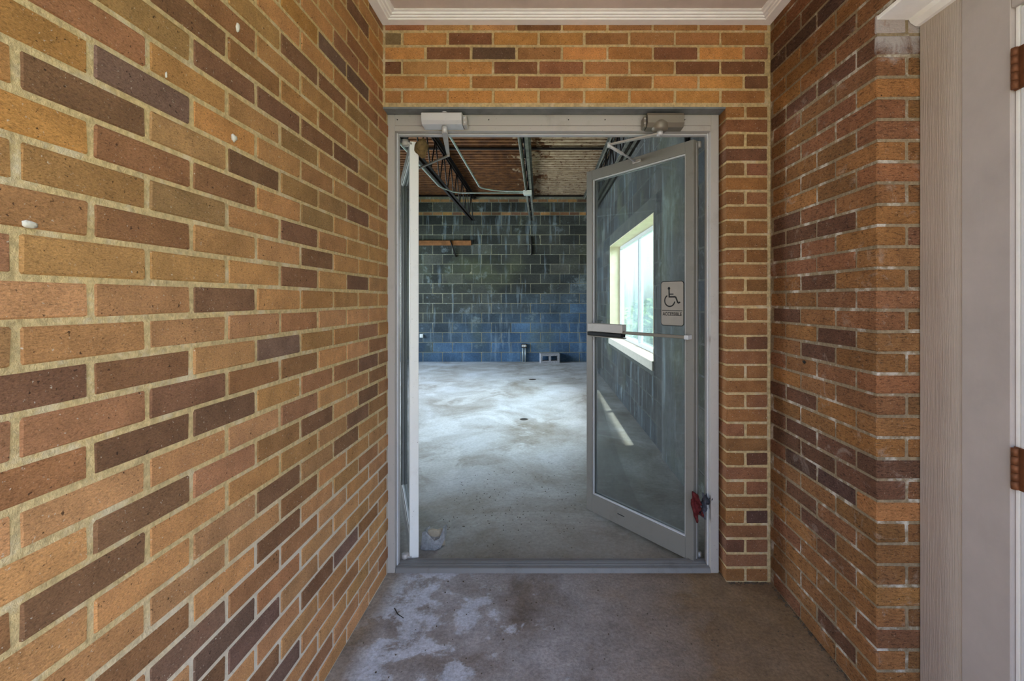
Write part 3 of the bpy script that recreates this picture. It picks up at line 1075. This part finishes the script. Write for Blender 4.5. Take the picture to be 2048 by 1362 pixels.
# rag tied in the gap at the right hinge
rg = empty('rag', (.738, 2.084, .30))
tag(rg, 'faded red and grey rag stuffed in the right hinge gap', 'rag')
def cloth(w, h, seed, ax):
    bm = bmesh.new()
    nx, nz = 9, 12
    g = []
    for i in range(nx):
        row = []
        for j in range(nz):
            u, v = i / (nx - 1) - .5, j / (nz - 1) - .5
            q = Vector((u * w * (1 - .35 * abs(v)), .010 * math.sin(u * 9 + seed) + .008 * math.sin(v * 13 + u * 5 + seed) - .03 * u * u, v * h + .012 * math.sin(u * 4 + seed)))
            row.append(bm.verts.new(q))
        g.append(row)
    for i in range(nx - 1):
        for j in range(nz - 1):
            bm.faces.new((g[i][j], g[i + 1][j], g[i + 1][j + 1], g[i][j + 1]))
    bmesh.ops.solidify(bm, geom=bm.faces, thickness=.004)
    return fin(bm, smooth=True)
obj('red_cloth', cloth(.048, .115, 1, 0), 'rag_red', rg, (-.004, -.022, -.005), (0, -.25, 0))
obj('grey_cloth', cloth(.040, .098, 3, 0), 'rag_grey', rg, (.026, -.030, .004), (0, .18, .3))
obj('grey_tail', cloth(.035, .055, 5, 0), 'rag_grey', rg, (.036, -.036, .034), (0, .6, -.2))

# ------------------------------------------------------------------ accessible sign on the glass
sw, sh = .134, .226
sg = empty('accessible_sign')
tag(sg, 'grey accessible sign with wheelchair symbol on the right door glass', 'sign')
sg.matrix_world = MD2 @ Matrix.Translation((.1285, -.0185, 1.252)) @ Matrix.Rotation(PI, 4, 'Z') @ Matrix.Rotation(PI / 2, 4, 'X')
def rrect(w, h, r, n=6):
    out = []
    for cx, cy, a0 in ((w / 2 - r, h / 2 - r, 0), (-w / 2 + r, h / 2 - r, 90), (-w / 2 + r, -h / 2 + r, 180), (w / 2 - r, -h / 2 + r, 270)):
        for k in range(n + 1):
            a = math.radians(a0 + 90 * k / n)
            out.append((cx + r * math.cos(a), cy + r * math.sin(a)))
    return out
obj('border', fin(prism(rrect(sw, sh, .016), 0, .0012)), 'ink', sg)
obj('face_plate', fin(prism(rrect(sw - .007, sh - .007, .013), .0012, .0018)), 'sign', sg)
Z0, Z1 = .0018, .0022
def flat(polys):
    bm = bmesh.new()
    for poly in polys:
        a = [bm.verts.new((x, y, Z0)) for x, y in poly]
        b = [bm.verts.new((x, y, Z1)) for x, y in poly]
        n = len(poly)
        bm.faces.new(a); bm.faces.new(b)
        for i in range(n): bm.faces.new((a[i], a[(i + 1) % n], b[(i + 1) % n], b[i]))
    return fin(bm)
def stroke(pts, w):
    polys = []
    for (x0, y0), (x1, y1) in zip(pts, pts[1:]):
        d = math.hypot(x1 - x0, y1 - y0)
        nx, ny = -(y1 - y0) / d * w / 2, (x1 - x0) / d * w / 2
        polys.append([(x0 + nx, y0 + ny), (x1 + nx, y1 + ny), (x1 - nx, y1 - ny), (x0 - nx, y0 - ny)])
    return polys
def arc(cx, cy, r, a0, a1, w, n=22):
    ro, ri = r + w / 2, r - w / 2
    polys = []
    for k in range(n):
        t0, t1 = math.radians(a0 + (a1 - a0) * k / n), math.radians(a0 + (a1 - a0) * (k + 1) / n)
        polys.append([(cx + ro * math.cos(t0), cy + ro * math.sin(t0)), (cx + ro * math.cos(t1), cy + ro * math.sin(t1)),
                      (cx + ri * math.cos(t1), cy + ri * math.sin(t1)), (cx + ri * math.cos(t0), cy + ri * math.sin(t0))])
    return polys
circ = [(-.018 + .0075 * math.cos(k * PI / 10), .076 + .0075 * math.sin(k * PI / 10)) for k in range(20)]
sym = [circ]
sym += stroke([(-.0175, .069), (-.0165, .030)], .0075)
sym += stroke([(-.0165, .0335), (.020, .0335), (.034, .002), (.046, .007)], .0075)
sym += stroke([(-.0165, .047), (.008, .047)], .0055)
sym += arc(-.014, .014, .029, 118, 352, .0065)
obj('wheelchair_symbol', flat(sym), 'ink', sg)
obj('rule_line', flat(stroke([(-.059, -.036), (.059, -.036)], .003)), 'ink', sg)
fc = bpy.data.curves.new('lettering', 'FONT')
fc.body = 'ACCESSIBLE'
fc.size = .0245
fc.align_x = 'CENTER'
fc.align_y = 'CENTER'
fc.extrude = .0002
fc.offset = .0005
tmp = bpy.data.objects.new('tmp', fc)
COL.objects.link(tmp)
bpy.context.view_layer.update()
me = bpy.data.meshes.new_from_object(tmp.evaluated_get(bpy.context.evaluated_depsgraph_get()))
bpy.data.objects.remove(tmp)
wd = max(v.co.x for v in me.vertices) - min(v.co.x for v in me.vertices)
for v in me.vertices: v.co.x *= .110 / wd
me.materials.clear()
obj('lettering', me, 'ink', sg, (0, -.054, .0020))

# ------------------------------------------------------------------ door closers
def arm(name, a, b, w0, w1, t, mat, parent):
    """flat tapered bar between two points"""
    a, b = Vector(a), Vector(b)
    d = (b - a)
    L = d.length
    d.normalize()
    n = Vector((0, 0, 1)).cross(d).normalized()
    u = d.cross(n)
    bm = bmesh.new()
    r = []
    for p, w in ((a, w0), (b, w1)):
        r.append([bm.verts.new(p + n * sx * w / 2 + u * sz * t / 2) for sx, sz in ((-1, -1), (1, -1), (1, 1), (-1, 1))])
    bm.faces.new(r[0]); bm.faces.new(r[1])
    for k in range(4): bm.faces.new((r[0][k], r[0][(k + 1) % 4], r[1][(k + 1) % 4], r[1][k]))
    bmesh.ops.bevel(bm, geom=list(bm.edges), offset=.0015, segments=1, affect='EDGES')
    return obj(name, fin(bm), mat, parent)

# left: slim rectangular body, arm folded back to the left leaf
lc = empty('door_closer', (-.4375, FY0, 2.085))
tag(lc, 'slim aluminium door closer with folded arm above the left leaf', 'door closer', 'door closers on the frame header')
obj('body', profile_x([(-.002, -.026), (-.058, -.022), (-.070, -.008), (-.070, .024), (-.062, .030), (-.002, .030)], -.098, .083), 'alu_light', lc)
ec = obj('end_cap', boxm(.085, .104, -.055, -.002, -.024, .022, .003), 'alu', lc)
for zz in (-.010, .010):
    obj('valve_screw', tubem([(.0935, -.056, zz), (.0935, -.0535, zz)], .006, 10), 'alu_light', ec)
obj('pinion_cap', tubem([(0, -.036, .030), (0, -.036, .042), (0, -.036, .044)], [.014, .013, .008], 14), 'alu_light', lc)
obj('pinion', tubem([(0, -.036, -.052), (0, -.036, -.024)], .012, 14), 'alu_light', lc)
el = (-.485 + .4375, 2.30 - FY0, -.050)
a1 = arm('main_arm', (0, -.036, -.050), el, .026, .016, .008, 'alu', lc)
obj('elbow_pin', tubem([(el[0], el[1], -.062), (el[0], el[1], -.040)], .008, 10), 'alu', lc)
foot = MD1 @ Vector((.30, -.02, 1.995))
fo = (foot.x - lc.location.x, foot.y - lc.location.y, foot.z - lc.location.z)
arm('forearm', (el[0], el[1], -.058), fo, .016, .014, .007, 'alu_dark', lc)
# right: rounded body with boss, arm reaching out to the right leaf
rc = empty('door_closer', (.545, FY0, 2.083))
tag(rc, 'dull cast door closer with round boss above the right leaf', 'door closer', 'door closers on the frame header')
obj('body', profile_x([(-.002, -.032), (-.048, -.030), (-.064, -.014), (-.066, .018), (-.056, .032), (-.002, .032)], -.062, .103), 'alu_dark', rc)
obj('boss', tubem([(0, -.034, -.044), (0, -.034, -.036), (0, -.034, -.012), (0, -.034, .004)], [.028, .036, .040, .028], 20), 'alu_dark', rc)
obj('pinion', tubem([(0, -.034, -.062), (0, -.034, -.042)], .014, 14), 'alu_light', rc)
ec = obj('end_cap', boxm(-.078, -.064, -.05, -.002, -.028, .02, .003), 'alu_dark', rc)
for zz in (-.012, .008):
    obj('valve_screw', tubem([(-.071, -.0525, zz), (-.071, -.0495, zz)], .005, 10), 'alu', ec)
el = (.335 - .545, 2.135 - FY0, -.056)
arm('main_arm', (0, -.034, -.054), el, .026, .016, .008, 'alu', rc)
obj('elbow_pin', tubem([(el[0], el[1], -.070), (el[0], el[1], -.046)], .009, 10), 'alu_light', rc)
foot = MD2 @ Vector((.335, .012, 2.012))
fo = (foot.x - rc.location.x, foot.y - rc.location.y, foot.z - rc.location.z)
md = [(el[0] + (fo[0] - el[0]) * t, el[1] + (fo[1] - el[1]) * t, el[2] - .006 + (fo[2] - el[2] + .006) * t) for t in (0, .5, .52, 1)]
obj('forearm', tubem(md, [.008, .008, .0055, .0055], 8), 'alu_light', rc)
ft = obj('foot_bracket', boxm(-.026, .026, 0, .012, -.009, .009, .002), 'alu', rc)
ft.matrix_world = MD2 @ Matrix.Translation((.33, .0006, 2.012))
bpy.context.view_layer.update()
ft.matrix_parent_inverse = Matrix.Identity(4)
ft.matrix_basis = Matrix.Translation(rc.location).inverted() @ (MD2 @ Matrix.Translation((.33, .0006, 2.012)))

# ------------------------------------------------------------------ small things on the left wall and the floor
def on_left(px, py):
    """point on the left wall face seen at a pixel of the photograph"""
    d = 649.6 / (1095 - px)
    return Vector((XL - .016 * (YB - d), d, 1.272 - (py - 599) * d / 876))
for px, py, r, sq, seed, lab in ((473.5, 55, .0075, (.5, .7, 1.5), 3, 'white plaster splat high on the left brick wall, upper one'),
                                 (466, 276, .009, (.5, .9, 1.0), 5, 'white round plaster splat on the left brick wall, below the upper one'),
                                 (330, 150, .0035, (.6, .6, 1.6), 6, 'tiny white plaster fleck on the upper left brick wall'),
                                 (57, 449, .008, (.3, 1.3, .7), 8, 'pale plaster smear on a brick near the left photo edge')):
    pt = on_left(px, py)
    o = obj('plaster_splat', lump(r, sq, seed, 2, .4, 1.5), 'putty', None, (pt.x + .002, pt.y, pt.z))
    tag(o, lab, 'plaster splat', 'plaster splats on the left wall')
wsp = obj('mortar_blob', lump(.008, (.6, 1.3, .8), 9, 2, .4), 'hole', None, (XR + .001, 876 * XR / (1608 - 1081), 1.272 - (724 - 599) * (XR / (1608 - 1081))))
tag(wsp, 'small black lump stuck on the right brick wall', 'lump')

rnd = random.Random(4)
gb = bmesh.new()
for i in range(420):
    if rnd.random() < .62:
        x, y, z = rnd.uniform(-.6, .25), rnd.gauss(2.75, .35), -.02
        if y < 2.2 or (abs(x + .535) < .16 and abs(y - 2.265) < .16): continue
    else:
        x, y, z = rnd.uniform(-.66, .98), rnd.uniform(.9, 2.0), 0
    s = rnd.uniform(.0015, .0042)
    m = Matrix.Translation((x, y, z + s * .4)) @ Matrix.Rotation(rnd.uniform(0, 6), 4, 'Z')
    bmesh.ops.create_icosphere(gb, subdivisions=1, radius=s, matrix=m @ Matrix.Diagonal((1, rnd.uniform(.5, 1), .6, 1)))
go = obj('grit', fin(gb), 'rubble')
tag(go, 'scattered dark grit and crumbs on the concrete floors', 'grit', kind='stuff')
tw = obj('twig', tubem([(-.60, 1.80, .003), (-.575, 1.765, .004), (-.545, 1.745, .003)], [.0022, .0020, .0012], 6), 'hole')
tag(tw, 'thin dark twig on the slab near the left wall corner', 'twig')
# dirt packed along the wall foot
db = bmesh.new()
for i in range(260):
    if i % 2:
        x, y = rnd.uniform(.84, 1.02), YB - abs(rnd.gauss(0, .008))
    else:
        x, y = XR - abs(rnd.gauss(0, .008)), rnd.uniform(1.35, 1.96)
    s = rnd.uniform(.0012, .0035)
    bmesh.ops.create_icosphere(db, subdivisions=1, radius=s, matrix=Matrix.Translation((x, y, s * .3)))
do = obj('dirt', fin(db), 'rubble')
tag(do, 'dark dirt crumbs gathered along the foot of the right walls', 'dirt', kind='stuff')

# ------------------------------------------------------------------ trees and shrubs outside the window
def plant(name, x, y, h, r, label, seed, trunk):
    o = empty(name, (x, y, -.18))
    tag(o, label, name.split('_')[-1], 'greenery outside the window')
    rr = random.Random(seed)
    base = h * .35 if trunk else .1
    obj('trunk', tubem([(0, 0, -.02), (.05, .02, base), (.02, .06, h * .7)], [.09 * h / 3, .06 * h / 3, .02], 7), 'bark', o)
    bm = bmesh.new()
    for i in range(900):
        while True:
            p = Vector((rr.uniform(-1, 1), rr.uniform(-1, 1), rr.uniform(-1, 1)))
            if .35 < p.length < 1: break
        q = Vector((p.x * r, p.y * r, base + (p.z + 1) * .5 * (h - base)))
        q += noise.noise_vector(q * .9 + Vector((seed, 0, 0))) * r * .35
        if q.z < .02: q.z = .05
        s = rr.uniform(.07, .16)
        e = Vector((rr.uniform(-1, 1), rr.uniform(-1, 1), rr.uniform(-.4, .4))).normalized() * s
        f = e.cross(Vector((rr.uniform(-1, 1), rr.uniform(-1, 1), rr.uniform(-1, 1)))).normalized() * s * .5
        vs_ = [bm.verts.new(q + a) for a in (-e, f, e, -f)]
        bm.faces.new(vs_)
    lf = obj('foliage', fin(bm), 'leaf', o)
    lf['kind'] = 'stuff'
plant('green_shrub', 2.9, 10.8, 1.25, .9, 'bright green shrub outside nearest the side window', 1, False)
plant('green_shrub', 4.2, 15.5, 1.45, 1.2, 'second green shrub outside, behind the nearest one', 2, False)
